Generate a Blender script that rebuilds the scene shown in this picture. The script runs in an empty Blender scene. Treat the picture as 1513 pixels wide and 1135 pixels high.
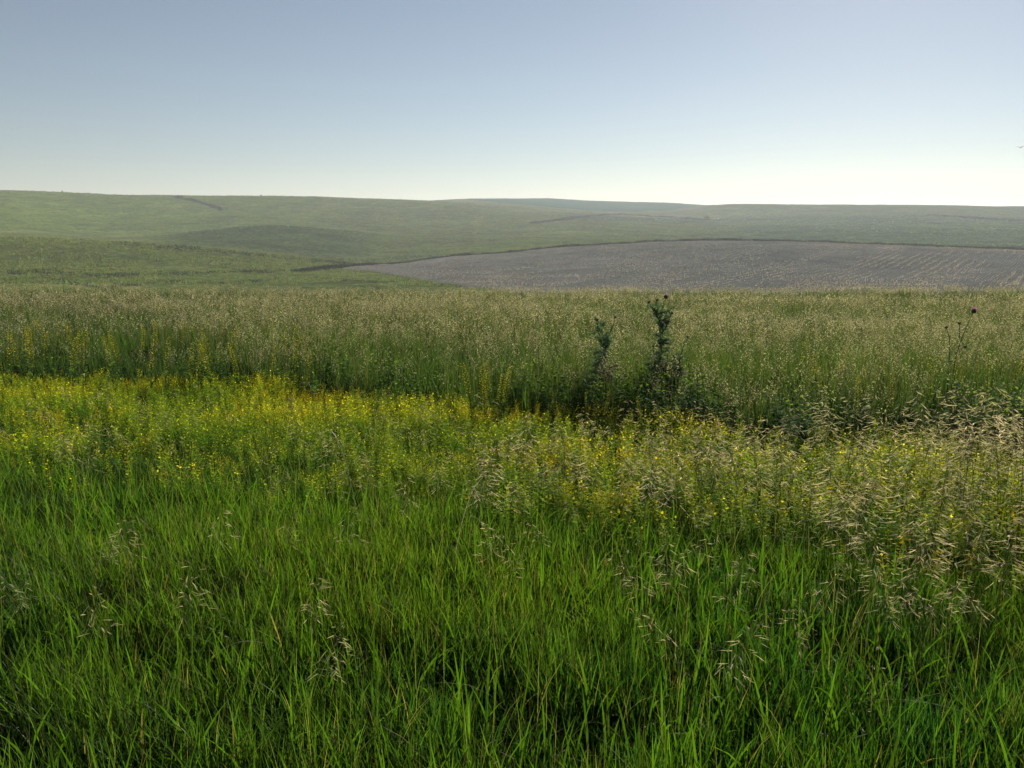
import bpy, math
import numpy as np
from mathutils import Vector

rng = np.random.default_rng(11)
R_ = math.radians
scn = bpy.context.scene
C = scn.collection

# ------------------------------------------------------------------ camera, light, sky
EYE = 1.55
FPX = 1113.0            # focal length in photo pixels (photo 1513 x 1135)
PITCH = math.atan(237.5 / FPX)
cam_d = bpy.data.cameras.new('camera'); cam = bpy.data.objects.new('camera', cam_d); C.objects.link(cam)
cam.location = (0, 0, EYE); cam.rotation_euler = (math.pi / 2 - PITCH, 0, 0)
cam_d.sensor_width = 36; cam_d.lens = 36 * FPX / 1513; cam_d.clip_end = 12000; cam_d.clip_start = 0.05
scn.camera = cam

SUN_AZ, SUN_EL = R_(25), R_(24)
world = bpy.data.worlds.new('World'); scn.world = world; world.use_nodes = True
nt = world.node_tree; nt.nodes.clear()
sky = nt.nodes.new('ShaderNodeTexSky'); sky.sky_type = 'NISHITA'; sky.sun_disc = False
sky.sun_elevation = SUN_EL; sky.sun_rotation = SUN_AZ
sky.air_density = 0.92; sky.dust_density = 0.10; sky.ozone_density = 1.05; sky.altitude = 200
hsv = nt.nodes.new('ShaderNodeHueSaturation'); hsv.inputs['Saturation'].default_value = 0.80
bg = nt.nodes.new('ShaderNodeBackground'); bg.inputs['Strength'].default_value = 0.05
wo = nt.nodes.new('ShaderNodeOutputWorld')
tn = nt.nodes.new('ShaderNodeVectorMath'); tn.operation = 'MULTIPLY'; tn.inputs[1].default_value = (1.02, 1.0, 0.99)
nt.links.new(sky.outputs[0], hsv.inputs['Color']); nt.links.new(hsv.outputs[0], tn.inputs[0]); nt.links.new(tn.outputs[0], bg.inputs['Color'])
nt.links.new(bg.outputs[0], wo.inputs['Surface'])

sd = bpy.data.lights.new('sun', 'SUN'); sun = bpy.data.objects.new('sun', sd); C.objects.link(sun)
sun_dir = Vector((math.sin(SUN_AZ) * math.cos(SUN_EL), math.cos(SUN_AZ) * math.cos(SUN_EL), math.sin(SUN_EL)))
sun.rotation_euler = sun_dir.to_track_quat('Z', 'Y').to_euler(); sun.location = (40, 80, 60)
sd.energy = 5.0; sd.angle = R_(0.6); sd.color = (1.0, 0.93, 0.80)
scn.view_settings.view_transform = 'Standard'; scn.view_settings.look = 'None'
scn.view_settings.gamma = 1; scn.view_settings.use_curve_mapping = False
scn.view_settings.exposure = 0.6
cy = scn.cycles
cy.max_bounces = 6; cy.diffuse_bounces = 3; cy.glossy_bounces = 2; cy.transmission_bounces = 4
cy.volume_bounces = 0; cy.transparent_max_bounces = 4; cy.sample_clamp_indirect = 4.0
cy.use_denoising = True; cy.denoising_prefilter = 'ACCURATE'

# ------------------------------------------------------------------ maths helpers
def vnoise(x, y, seed=0):
    xi = np.floor(x).astype(np.int64); yi = np.floor(y).astype(np.int64)
    xf = x - xi; yf = y - yi
    def h(a, b):
        n = (a * 374761393 + b * 668265263 + seed * 974711) & 0xffffffff
        n = ((n ^ (n >> 13)) * 1274126177) & 0xffffffff
        return ((n ^ (n >> 16)) & 0xffff) / 65535.0
    u = xf * xf * (3 - 2 * xf); v = yf * yf * (3 - 2 * yf)
    return (h(xi, yi) * (1 - u) + h(xi + 1, yi) * u) * (1 - v) + (h(xi, yi + 1) * (1 - u) + h(xi + 1, yi + 1) * u) * v

def fbm(x, y, seed=0, octv=4):
    s = 0; a = 0.5; f = 1.0
    for k in range(octv):
        s = s + a * (vnoise(x * f + 17.3 * k, y * f - 9.1 * k, seed + k) * 2 - 1); a *= 0.5; f *= 2.03
    return s

def sstep(a, b, x):
    t = np.clip((x - a) / (b - a), 0, 1); return t * t * (3 - 2 * t)

def pchip(xk, yk, x):
    """shape preserving cubic along axis 0 of yk"""
    xk = np.asarray(xk, float); yk = np.asarray(yk, float)
    h = np.diff(xk); sh = (-1,) + (1,) * (yk.ndim - 1)
    d = np.diff(yk, axis=0) / h.reshape(sh)
    m = np.zeros_like(yk); m[0] = d[0]; m[-1] = d[-1]
    a, b = d[:-1], d[1:]
    ok = a * b > 0
    m[1:-1] = np.where(ok, 2 * a * b / np.where(ok, a + b, 1), 0)
    i = np.clip(np.searchsorted(xk, x) - 1, 0, len(xk) - 2)
    t = ((x - xk[i]) / h[i]).reshape(sh); hh = h[i].reshape(sh)
    return ((2*t**3 - 3*t**2 + 1) * yk[i] + (t**3 - 2*t**2 + t) * hh * m[i]
            + (-2*t**3 + 3*t**2) * yk[i + 1] + (t**3 - t**2) * hh * m[i + 1])

def slope_of_row(row):
    return np.tan(np.arctan((567.5 - row) / FPX) - PITCH)
def az_of_col(px, row=330.0):
    v = (567.5 - row) / FPX
    return np.arctan(((px - 756.5) / FPX) / (math.cos(PITCH) + v * math.sin(PITCH)))

# ------------------------------------------------------------------ terrain height
RN = np.array([50, 90, 130, 180, 250, 330, 370, 530, 580, 700, 900, 1150, 1400, 1700, 2200, 3000.])
COLS = {
 -500: [440,458,450,424,394,350,354,340,338,312,280,288,300,305,315,325],
 0:    [440,458,450,424,392,352,356,344,340,314,281,290,300,305,315,325],
 180:  [440,460,454,428,398,358,362,352,350,322,287.5,292,300,305,315,325],
 300:  [442,460,454,428,402,366,370,340,343,322,289,292,298,305,315,325],
 400:  [442,460,454,427,405,376,379,333,338,320,289.5,292,298,305,315,325],
 500:  [442,460,454,427,408,385,386,340,340,322,292,293,298,305,315,325],
 600:  [442,460,452,428,408,392,388,350,345,325,295.5,296,298,303,312,325],
 700:  [442,460,450,428,402,380,374,352,345,325,304,298,293.7,300,310,320],
 800:  [442,458,448,432,402,374,367,350,345,328,312,303,295,300,310,320],
 900:  [442,456,446,430,398,369,362,350,343,330,318,311,298.5,303,312,320],
 1000: [442,456,446,430,396,364,357,352,344,333,322,312,301.8,305,314,322],
 1080: [442,456,446,430,396,362,355,356,346,336,324,301.5,304,308,316,324],
 1200: [442,456,446,430,397,364,357.5,356,345,336,320,302,304,308,316,324],
 1350: [442,456,447,432,400,368,363,358,346,334,318,302.5,304,308,316,324],
 1513: [442,457,448,434,404,374,369.5,361,350,336,322,305,308,312,318,325],
 2000: [442,458,450,436,408,380,376,366,355,340,326,308,312,315,320,326]}
LR = np.linspace(math.log(50), math.log(3000), 360)
AZT = np.linspace(az_of_col(-500), az_of_col(2000), 500)
_ck = np.array(sorted(COLS)); _ca = az_of_col(_ck)
_tab = np.array([pchip(np.log(RN), np.array(COLS[k], float), LR) for k in _ck])
ROWS = pchip(_ca, _tab, AZT)                       # (az, logR)
_zt = slope_of_row(ROWS) * np.exp(LR)[None, :] * np.cos(AZT)[:, None]

def near_z(x, y):
    yy = np.maximum(y, 0)
    return -0.07 * yy - 0.004 * x + 0.035 * fbm(x / 2.3, y / 2.3, 5, 3)

def ground_z(x, y):
    x = np.asarray(x, float); y = np.asarray(y, float)
    R = np.hypot(x, y) + 1e-6; az = np.arctan2(x, y)
    a = np.clip(az, AZT[0], AZT[-1]); l = np.clip(np.log(R), LR[0], LR[-1])
    fa = (a - AZT[0]) / (AZT[1] - AZT[0]); fl = (l - LR[0]) / (LR[1] - LR[0])
    ia = np.clip(fa.astype(int), 0, len(AZT) - 2); il = np.clip(fl.astype(int), 0, len(LR) - 2)
    ta = fa - ia; tl = fl - il
    far = ((_zt[ia, il] * (1 - tl) + _zt[ia, il + 1] * tl) * (1 - ta) + (_zt[ia + 1, il] * (1 - tl) + _zt[ia + 1, il + 1] * tl) * ta) + EYE
    far = far + np.minimum(R, 1200) * 0.0011 * fbm(x / 70, y / 70, 21, 5) * sstep(60, 160, R)
    far = far + 0.35 * fbm(x / 11, y / 11, 33, 3) * sstep(90, 170, R)
    w = sstep(34, 52, R)
    return near_z(x, y) * (1 - w) + far * w

def find_R(px, row):
    a = float(az_of_col(px, row)); i = int(np.clip(np.searchsorted(AZT, a), 0, len(AZT) - 1))
    r = ROWS[i]; j0 = int(np.searchsorted(LR, math.log(150)))
    low = np.minimum.accumulate(r[j0:])
    k = np.argmax(low <= row) if (low <= row).any() else int(np.argmin(r[j0:]))
    return a, math.exp(LR[j0 + k])

def world_at(px, row, Y):
    """point at forward distance Y seen in the photograph at px,row"""
    v = (567.5 - row) / FPX
    return Y * math.tan(az_of_col(px, row)), Y, EYE + Y * float(slope_of_row(row))

# ------------------------------------------------------------------ mesh helpers
def mesh_from(name, V, F, col=None, mat=None, smooth=False):
    V = np.ascontiguousarray(V, np.float32); F = np.ascontiguousarray(F, np.int32)
    m = bpy.data.meshes.new(name); n = F.shape[1]
    m.vertices.add(len(V)); m.vertices.foreach_set('co', V.ravel())
    m.loops.add(F.size); m.loops.foreach_set('vertex_index', F.ravel())
    m.polygons.add(len(F)); m.polygons.foreach_set('loop_start', np.arange(0, F.size, n, dtype=np.int32))
    m.polygons.foreach_set('loop_total', np.full(len(F), n, np.int32))
    m.polygons.foreach_set('use_smooth', np.full(len(F), smooth, bool))
    if col is not None:
        a = m.color_attributes.new('Col', 'FLOAT_COLOR', 'POINT')
        c4 = np.ones((len(V), 4), np.float32); c4[:, :3] = col
        a.data.foreach_set('color', c4.ravel())
    m.update(calc_edges=True); m.validate()
    if mat: m.materials.append(mat)
    return m

def obj(name, mesh, parent=None, label=None, cat=None, group=None, kind=None, loc=None):
    o = bpy.data.objects.new(name, mesh); C.objects.link(o)
    if parent: o.parent = parent
    if label: o['label'] = label
    if cat: o['category'] = cat
    if group: o['group'] = group
    if kind: o['kind'] = kind
    if loc is not None: o.location = loc
    return o

class Acc:
    def __init__(s): s.V = []; s.F = []; s.C = []; s.n = 0
    def add(s, V, F, Cc):
        V = np.asarray(V, float).reshape(-1, 3); F = np.asarray(F, int).reshape(-1, 3)
        Cc = np.broadcast_to(np.asarray(Cc, float), V.shape)
        s.V.append(V); s.F.append(F + s.n); s.C.append(Cc); s.n += len(V)
    def get(s): return np.concatenate(s.V), np.concatenate(s.F), np.concatenate(s.C)

def blades(base, h, w, lean_az, lean, face, c0, c1, S=4, droop=0.15, p=1.7):
    """N grass blades as triangle strips"""
    N = len(base); t = np.linspace(0, 1, S + 1)[None, :]
    h = np.broadcast_to(h, N)[:, None]; w = np.broadcast_to(w, N)[:, None]
    lean = np.broadcast_to(lean, N)[:, None]; droop = np.broadcast_to(droop, N)[:, None]
    off = lean * h * t ** p
    zz = h * (t * np.sqrt(np.maximum(1 - 0.35 * lean ** 2 * t, 0.2)) - droop * lean * t ** 3)
    cx = base[:, 0:1] + np.cos(lean_az)[:, None] * off; cyy = base[:, 1:2] + np.sin(lean_az)[:, None] * off
    cz = base[:, 2:3] + zz
    prof = np.minimum(1, (1 - t) * 2.2) ** 0.8 * (0.65 + 0.35 * np.minimum(1, t * 4))
    tw = face[:, None] + (t - 0.5) * rng.normal(0, 0.6, (N, 1))
    sx = np.cos(tw) * w * prof * 0.5; sy = np.sin(tw) * w * prof * 0.5
    nv = 2 * S + 1
    V = np.empty((N, nv, 3))
    V[:, 0:2*S:2, 0] = (cx - sx)[:, :S]; V[:, 0:2*S:2, 1] = (cyy - sy)[:, :S]; V[:, 0:2*S:2, 2] = cz[:, :S]
    V[:, 1:2*S:2, 0] = (cx + sx)[:, :S]; V[:, 1:2*S:2, 1] = (cyy + sy)[:, :S]; V[:, 1:2*S:2, 2] = cz[:, :S]
    V[:, 2*S, 0] = cx[:, S]; V[:, 2*S, 1] = cyy[:, S]; V[:, 2*S, 2] = cz[:, S]
    f = []
    for k in range(S - 1):
        a = 2 * k; f += [(a, a + 1, a + 3), (a, a + 3, a + 2)]
    f.append((2 * S - 2, 2 * S - 1, 2 * S))
    f = np.array(f); F = (f[None] + (np.arange(N) * nv)[:, None, None]).reshape(-1, 3)
    tt = np.repeat(np.linspace(0, 1, S + 1), 2)[:nv]
    c0 = np.broadcast_to(c0, (N, 3)); c1 = np.broadcast_to(c1, (N, 3))
    Cc = c0[:, None] * (1 - tt[None, :, None]) + c1[:, None] * tt[None, :, None]
    return V.reshape(-1, 3), F, Cc.reshape(-1, 3)

def replicate(proto, pos, yaw, scale, tint, tilt=None):
    """copies of a small triangle mesh into one (V,F,C)"""
    V0, F0, C0 = proto; N = len(pos); n = len(V0)
    c, s = np.cos(yaw)[:, None], np.sin(yaw)[:, None]
    sc = np.asarray(scale); sc = np.broadcast_to(sc.reshape(N, -1), (N, 3)) if sc.ndim else np.full((N, 3), sc)
    x = V0[None, :, 0] * sc[:, 0:1]; y = V0[None, :, 1] * sc[:, 1:2]; z = V0[None, :, 2] * sc[:, 2:3]
    V = np.empty((N, n, 3))
    V[:, :, 0] = c * x - s * y + pos[:, 0:1]; V[:, :, 1] = s * x + c * y + pos[:, 1:2]; V[:, :, 2] = z + pos[:, 2:3]
    if tilt is not None:
        V[:, :, 0] += tilt[:, 0:1] * z; V[:, :, 1] += tilt[:, 1:2] * z
    F = (F0[None] + (np.arange(N) * n)[:, None, None]).reshape(-1, 3)
    Cc = C0[None] * tint[:, None, :]
    return V.reshape(-1, 3), F, Cc.reshape(-1, 3)

def tube(pts, r0, r1, sides=4):
    """tapered tube through points"""
    pts = np.asarray(pts, float); n = len(pts); d = np.gradient(pts, axis=0)
    d /= np.linalg.norm(d, axis=1)[:, None] + 1e-9
    ref = np.array([0.3, 1, 0.1]); ref /= np.linalg.norm(ref)
    a = np.cross(d, ref); a /= np.linalg.norm(a, axis=1)[:, None] + 1e-9; b = np.cross(d, a)
    r = np.linspace(r0, r1, n)[:, None, None]
    th = np.linspace(0, 2 * np.pi, sides, endpoint=False)[None, :, None]
    V = (pts[:, None] + r * (np.cos(th) * a[:, None] + np.sin(th) * b[:, None])).reshape(-1, 3)
    F = []
    for i in range(n - 1):
        for k in range(sides):
            p, q = i * sides + k, i * sides + (k + 1) % sides
            F += [(p, q, q + sides), (p, q + sides, p + sides)]
    return V, np.array(F)

def spindle(p, d, L, wd, sides=4, fat=0.4):
    """pointed spikelet from p along d"""
    d = np.asarray(d, float); d = d / np.linalg.norm(d)
    a = np.cross(d, [0.2, 0.3, 1]); a /= np.linalg.norm(a) + 1e-9; b = np.cross(d, a)
    V = [p]
    for t, k in ((fat * 0.5, 0.85), (fat * 1.5, 0.8)):
        for i in range(sides):
            th = 2 * math.pi * i / sides
            V.append(p + d * L * t + (a * math.cos(th) + b * math.sin(th) * 0.55) * wd * 0.5 * k)
    V.append(p + d * L); F = []
    for i in range(sides):
        j = (i + 1) % sides
        F += [(0, 1 + j, 1 + i), (1 + i, 1 + j, 1 + sides + j), (1 + i, 1 + sides + j, 1 + sides + i), (1 + sides + i, 1 + sides + j, 1 + 2 * sides)]
    return np.array(V), np.array(F)

def blade_spikelet(p, d, L, wd):
    """flattened spikelet: two crossed pointed plates, thin enough to glow against the sun"""
    d = np.asarray(d, float); d = d / np.linalg.norm(d)
    a = np.cross(d, [0.2, 0.3, 1]); a /= np.linalg.norm(a) + 1e-9; b = np.cross(d, a); V = []; F = []
    for k, (s, f) in enumerate(((a, 1.0), (b, 0.6))):
        s = s * wd * 0.5 * f; o = 6 * k
        V += [p, p + d * L * .25 + s * .8, p + d * L * .6 + s * .8, p + d * L, p + d * L * .6 - s * .8, p + d * L * .25 - s * .8]
        F += [(o, o + 1, o + 5), (o + 1, o + 2, o + 4), (o + 1, o + 4, o + 5), (o + 2, o + 3, o + 4)]
    return np.array(V), np.array(F)

# ------------------------------------------------------------------ materials
def leaf_mat(name, trans=0.45, gloss=0.06, rough=0.35, tcol=(1.35, 1.25, 0.6), var=0.25, scale=60):
    m = bpy.data.materials.new(name); m.use_nodes = True; t = m.node_tree; t.nodes.clear()
    at = t.nodes.new('ShaderNodeAttribute'); at.attribute_name = 'Col'
    tc = t.nodes.new('ShaderNodeNewGeometry'); no = t.nodes.new('ShaderNodeTexNoise'); no.inputs['Scale'].default_value = scale
    no.inputs['Detail'].default_value = 2
    mr = t.nodes.new('ShaderNodeMapRange'); mr.inputs['To Min'].default_value = 1 - var; mr.inputs['To Max'].default_value = 1 + var
    t.links.new(tc.outputs['Position'], no.inputs['Vector']); t.links.new(no.outputs['Fac'], mr.inputs['Value'])
    mx = t.nodes.new('ShaderNodeVectorMath'); mx.operation = 'SCALE'
    t.links.new(at.outputs['Color'], mx.inputs[0]); t.links.new(mr.outputs[0], mx.inputs['Scale'])
    mt = t.nodes.new('ShaderNodeVectorMath'); mt.operation = 'MULTIPLY'; mt.inputs[1].default_value = tcol
    t.links.new(mx.outputs[0], mt.inputs[0])
    df = t.nodes.new('ShaderNodeBsdfDiffuse'); tr = t.nodes.new('ShaderNodeBsdfTranslucent'); gl = t.nodes.new('ShaderNodeBsdfGlossy')
    gl.inputs['Roughness'].default_value = rough; gl.inputs['Color'].default_value = (0.9, 0.9, 0.85, 1)
    t.links.new(mx.outputs[0], df.inputs['Color']); t.links.new(mt.outputs[0], tr.inputs['Color'])
    m1 = t.nodes.new('ShaderNodeMixShader'); m1.inputs[0].default_value = trans
    m2 = t.nodes.new('ShaderNodeMixShader'); m2.inputs[0].default_value = gloss
    t.links.new(df.outputs[0], m1.inputs[1]); t.links.new(tr.outputs[0], m1.inputs[2])
    t.links.new(m1.outputs[0], m2.inputs[1]); t.links.new(gl.outputs[0], m2.inputs[2])
    out = t.nodes.new('ShaderNodeOutputMaterial'); t.links.new(m2.outputs[0], out.inputs['Surface'])
    return m

def ground_mat(name, scales=(0.02, 0.09, 0.45), amp=(0.2, 0.3, 0.4), bump=(0.5, 1.2), bscale=0.35, aniso=None, rough=0.95, rows=None, dry=(1, 1, 1)):
    """colour from Col attribute times several noises, with bump"""
    m = bpy.data.materials.new(name); m.use_nodes = True; t = m.node_tree; t.nodes.clear()
    N = t.nodes.new; L = t.links.new
    at = N('ShaderNodeAttribute'); at.attribute_name = 'Col'
    g = N('ShaderNodeNewGeometry'); cur = at.outputs['Color']; vec = g.outputs['Position']
    for s, a in zip(scales, amp):
        no = N('ShaderNodeTexNoise'); no.inputs['Scale'].default_value = s; no.inputs['Detail'].default_value = 5
        no.inputs['Roughness'].default_value = 0.65
        L(vec, no.inputs['Vector'])
        mr = N('ShaderNodeMapRange'); mr.inputs['From Min'].default_value = 0.3; mr.inputs['From Max'].default_value = 0.7
        mr.inputs['To Min'].default_value = 1 - a; mr.inputs['To Max'].default_value = 1 + a
        L(no.outputs['Fac'], mr.inputs['Value'])
        v = N('ShaderNodeVectorMath'); v.operation = 'SCALE'; L(cur, v.inputs[0]); L(mr.outputs[0], v.inputs['Scale']); cur = v.outputs[0]
    # dry patches
    no = N('ShaderNodeTexNoise'); no.inputs['Scale'].default_value = scales[0] * 2.7; no.inputs['Detail'].default_value = 8; no.inputs['Roughness'].default_value = 0.7
    mp = N('ShaderNodeMapping'); mp.inputs['Scale'].default_value = (1, 0.35, 1); L(vec, mp.inputs['Vector']); L(mp.outputs[0], no.inputs['Vector'])
    mr = N('ShaderNodeMapRange'); mr.inputs['From Min'].default_value = 0.45; mr.inputs['From Max'].default_value = 0.7; L(no.outputs['Fac'], mr.inputs['Value'])
    mu = N('ShaderNodeVectorMath'); mu.operation = 'MULTIPLY'; mu.inputs[1].default_value = dry; L(cur, mu.inputs[0])
    mi = N('ShaderNodeMix'); mi.data_type = 'RGBA'; L(mr.outputs[0], mi.inputs['Factor']); L(cur, mi.inputs['A']); L(mu.outputs[0], mi.inputs['B'])
    cur = mi.outputs['Result']
    hn = N('ShaderNodeTexNoise'); hn.inputs['Scale'].default_value = bscale; hn.inputs['Detail'].default_value = 6; hn.inputs['Roughness'].default_value = 0.7; L(vec, hn.inputs['Vector'])
    hgt = hn.outputs['Fac']
    if rows:
        ang, sp, st = rows
        mp = N('ShaderNodeMapping'); mp.inputs['Rotation'].default_value = (0, 0, ang); L(vec, mp.inputs['Vector'])
        wv = N('ShaderNodeTexWave'); wv.wave_type = 'BANDS'; wv.bands_direction = 'X'; wv.inputs['Scale'].default_value = sp
        wv.inputs['Distortion'].default_value = 1.2; wv.inputs['Detail'].default_value = 3; wv.inputs['Detail Scale'].default_value = 0.4
        L(mp.outputs[0], wv.inputs['Vector'])
        ad = N('ShaderNodeMath'); ad.operation = 'MULTIPLY_ADD'; ad.inputs[1].default_value = st; L(wv.outputs['Fac'], ad.inputs[0]); L(hgt, ad.inputs[2]); hgt = ad.outputs[0]
        mr = N('ShaderNodeMapRange'); mr.inputs['To Min'].default_value = 0.84; mr.inputs['To Max'].default_value = 1.16; L(wv.outputs['Fac'], mr.inputs['Value'])
        v = N('ShaderNodeVectorMath'); v.operation = 'SCALE'; L(cur, v.inputs[0]); L(mr.outputs[0], v.inputs['Scale']); cur = v.outputs[0]
    bp = N('ShaderNodeBump'); bp.inputs['Strength'].default_value = bump[0]; bp.inputs['Distance'].default_value = bump[1]; L(hgt, bp.inputs['Height'])
    b = N('ShaderNodeBsdfDiffuse'); b.inputs['Roughness'].default_value = rough; L(cur, b.inputs['Color']); L(bp.outputs[0], b.inputs['Normal'])
    out = N('ShaderNodeOutputMaterial'); L(b.outputs[0], out.inputs['Surface'])
    return m

M_ground = ground_mat('pasture_ground', dry=(1.35, 1.15, 1.0))
M_plough = ground_mat('ploughed_soil', scales=(0.01, 0.08, 1.0), amp=(0.15, 0.2, 0.35), bump=(0.5, 0.6), bscale=0.9, rows=(R_(37), 0.4, 0.5), dry=(1.1, 1.0, 0.95))
M_crop = ground_mat('far_crop', scales=(0.01, 0.05, 0.5), amp=(0.08, 0.1, 0.1), bump=(0.3, 0.6))
M_grass = leaf_mat('green_grass', 0.52, 0.012, 0.45, tcol=(1.45, 1.5, 0.5))
M_tall = leaf_mat('tall_grass_blades', 0.45, 0.010, 0.5, tcol=(1.2, 1.15, 0.65))
M_yellow = leaf_mat('yellow_green_leaves', 0.62, 0.005, 0.5, tcol=(1.5, 1.4, 0.55))
M_straw = leaf_mat('dry_straw', 0.6, 0.02, 0.4, tcol=(1.15, 1.1, 0.9), var=0.2, scale=300)
M_tuft = leaf_mat('far_tuft_grass', 0.3, 0.02, 0.6, tcol=(1.15, 1.1, 0.7), scale=2)
M_thistle = leaf_mat('thistle_leaf', 0.4, 0.02, 0.5, tcol=(1.1, 1.15, 0.8), scale=120)
M_petal = leaf_mat('pink_petals', 0.4, 0.03, 0.5, tcol=(1.1, 1, 1.1), scale=200)

# ------------------------------------------------------------------ ground sheet
def smooth_mask(x, c, w): return np.exp(-((x - c) / w) ** 2)

def build_ground():
    az1 = np.linspace(R_(-46), R_(46), 420)
    az2 = np.linspace(R_(46), R_(314), 90)[1:-1]
    az = np.concatenate([az1, az2])
    Rr = np.concatenate([[0.02], np.linspace(0.6, 12, 60), np.exp(np.linspace(math.log(12.3), math.log(3000), 330))])
    A, RR = np.meshgrid(az, Rr, indexing='ij')
    X = RR * np.sin(A); Y = RR * np.cos(A)
    Z = ground_z(X, Y)
    nA, nR = A.shape
    V = np.stack([X, Y, Z], -1).reshape(-1, 3)
    ia = np.arange(nA); jr = np.arange(nR - 1)
    a = (ia[:, None] * nR + jr[None]).ravel(); b = (((ia[:, None] + 1) % nA) * nR + jr[None]).ravel()
    F = np.stack([a, b, b + 1, a + 1], -1)[:, ::-1]
    x, y = V[:, 0], V[:, 1]; Rv = np.hypot(x, y); azv = np.arctan2(x, y)
    px = 756.5 + np.tan(np.clip(azv, -1.1, 1.1)) * FPX * 1.022
    col = np.empty((len(V), 3)); col[:] = (0.235, 0.290, 0.072)
    n1 = fbm(x / 120, y / 120, 3, 4)[:, None]; n2 = fbm(x / 35, y / 60, 9, 4)[:, None]
    col *= 1 + 0.25 * n1 + 0.25 * n2
    def tint(mask, c):
        nonlocal col
        k = mask[:, None]; col = col * (1 - k) + np.array(c) * (1 + 0.2 * n2 + 0.15 * n1) * k
    tint(0.85 * sstep(560, 640, Rv) * (1 - sstep(860, 930, Rv)) * (1 - sstep(330, 560, px)), (0.220, 0.310, 0.050))
    tint(0.9 * sstep(375, 430, Rv) * (1 - sstep(528, 545, Rv)) * sstep(190, 320, px) * (1 - sstep(480, 640, px)), (0.115, 0.165, 0.055))  # knoll's near face: darker green, with its shade put into the colour
    tint(0.7 * sstep(235, 275, Rv) * (1 - sstep(318, 345, Rv)) * (1 - sstep(420, 560, px)), (0.19, 0.24, 0.07))
    tint(0.55 * smooth_mask(Rv, 345, 22) * (1 - sstep(400, 560, px)), (0.21, 0.22, 0.08))
    tint(0.85 * sstep(380, 420, Rv) * (1 - sstep(880, 960, Rv)) * sstep(1000, 1150, px), (0.105, 0.205, 0.075))
    tint(0.6 * sstep(900, 980, Rv) * sstep(1020, 1150, px), (0.16, 0.235, 0.070))
    tint(0.8 * sstep(720, 800, Rv) * (1 - sstep(870, 905, Rv)) * sstep(780, 880, px) * (1 - sstep(1010, 1100, px)), (0.09, 0.155, 0.07))
    tint(0.7 * sstep(140, 170, Rv) * (1 - sstep(225, 250, Rv)) * (1 - sstep(560, 700, px)), (0.17, 0.23, 0.06))
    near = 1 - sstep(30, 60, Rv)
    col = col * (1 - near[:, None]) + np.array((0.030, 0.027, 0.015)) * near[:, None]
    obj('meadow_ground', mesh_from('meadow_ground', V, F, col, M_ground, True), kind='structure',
        label='rolling green pasture land with open hills behind the meadow')
build_ground()

# ------------------------------------------------------------------ fields draped on the hills
def drape(name, cols, rb, rt, nR, lift, color, mat, label, skirt=True):
    V = []; 
    for px, b, t in zip(cols, rb, rt):
        a = float(az_of_col(px, 380)); R = np.exp(np.linspace(math.log(b), math.log(t), nR))
        x = R * math.sin(a); y = R * math.cos(a); e = min(1.0, (px - cols[0]) / 60 + 0.02, (cols[-1] - px) / 60 + 0.02) if lift > 1 else 1.0
        z = ground_z(x, y) + lift * e
        z[0] -= lift * 1.6; z[-1] -= lift * 1.6
        V.append(np.stack([x, y, z], -1))
    V = np.array(V); nc = len(cols)
    i = np.arange(nc - 1); j = np.arange(nR - 1)
    a = (i[:, None] * nR + j[None]).ravel()
    F = np.stack([a, a + nR, a + nR + 1, a + 1], -1)[:, ::-1]
    V = V.reshape(-1, 3)
    col = np.array(color) * (1 + 0.18 * fbm(V[:, 0] / 40, V[:, 1] / 40, 77, 4)[:, None])
    return obj(name, mesh_from(name, V, F, col, mat, True), kind='structure', label=label)

TOP_EDGE = [(432, 402), (480, 398), (560, 391.5), (600, 388), (650, 380), (700, 376.5), (760, 373), (800, 368), (830, 365.5), (900, 362.5), (960, 358.5), (1020, 356.5), (1080, 355.6), (1200, 358), (1300, 362), (1400, 366), (1513, 370), (1800, 377)]
BOT_EDGE = [(500, 398.5), (540, 400), (600, 411), (680, 424), (760, 431)]
pcols = np.linspace(505, 1800, 420)
te = np.interp(pcols, *zip(*TOP_EDGE))
Rt = np.array([find_R(p, r)[1] for p, r in zip(pcols, te)])
Rt = np.convolve(np.pad(Rt, 6, mode='edge'), np.ones(13) / 13, mode='valid')
Rb = np.array([find_R(p, np.interp(p, *zip(*BOT_EDGE)))[1] if p < 760 else 150 for p in pcols])
Rb = np.convolve(np.pad(Rb, 6, mode='edge'), np.ones(13) / 13, mode='valid'); Rb = np.minimum(Rb, Rt - 1.0)
drape('ploughed_field', pcols, Rb, Rt, 110, 0.22, (0.430, 0.395, 0.310), M_plough, 'brown ploughed field with pale stubble rows on the opposite slope')
tc = np.linspace(690, 1036, 120)
tb = np.interp(tc, [690, 760, 830, 880, 930, 985, 1036], [295.2, 301, 308.5, 313, 313.3, 312, 303.5])
Tb = np.array([find_R(p, r)[1] for p, r in zip(tc, tb)]); Tb = np.convolve(np.pad(Tb, 4, mode='edge'), np.ones(9) / 9, mode='valid')
drape('crop_field', tc, np.minimum(Tb, 1430), np.full(len(tc), 1420), 60, 1.6, (0.004, 0.200, 0.095), M_crop, 'dark blue green crop field along the far hilltop')

# ------------------------------------------------------------------ far tufts
def tuft_proto(n, h, w, c0, c1, spread=0.35):
    base = np.zeros((n, 3)); base[:, :2] = rng.normal(0, spread, (n, 2))
    return blades(base, rng.uniform(0.6, 1.1, n) * h, w, rng.uniform(0, 6.28, n), rng.uniform(0.2, 0.8, n), rng.uniform(0, 6.28, n), c0, c1, S=1)

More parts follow.
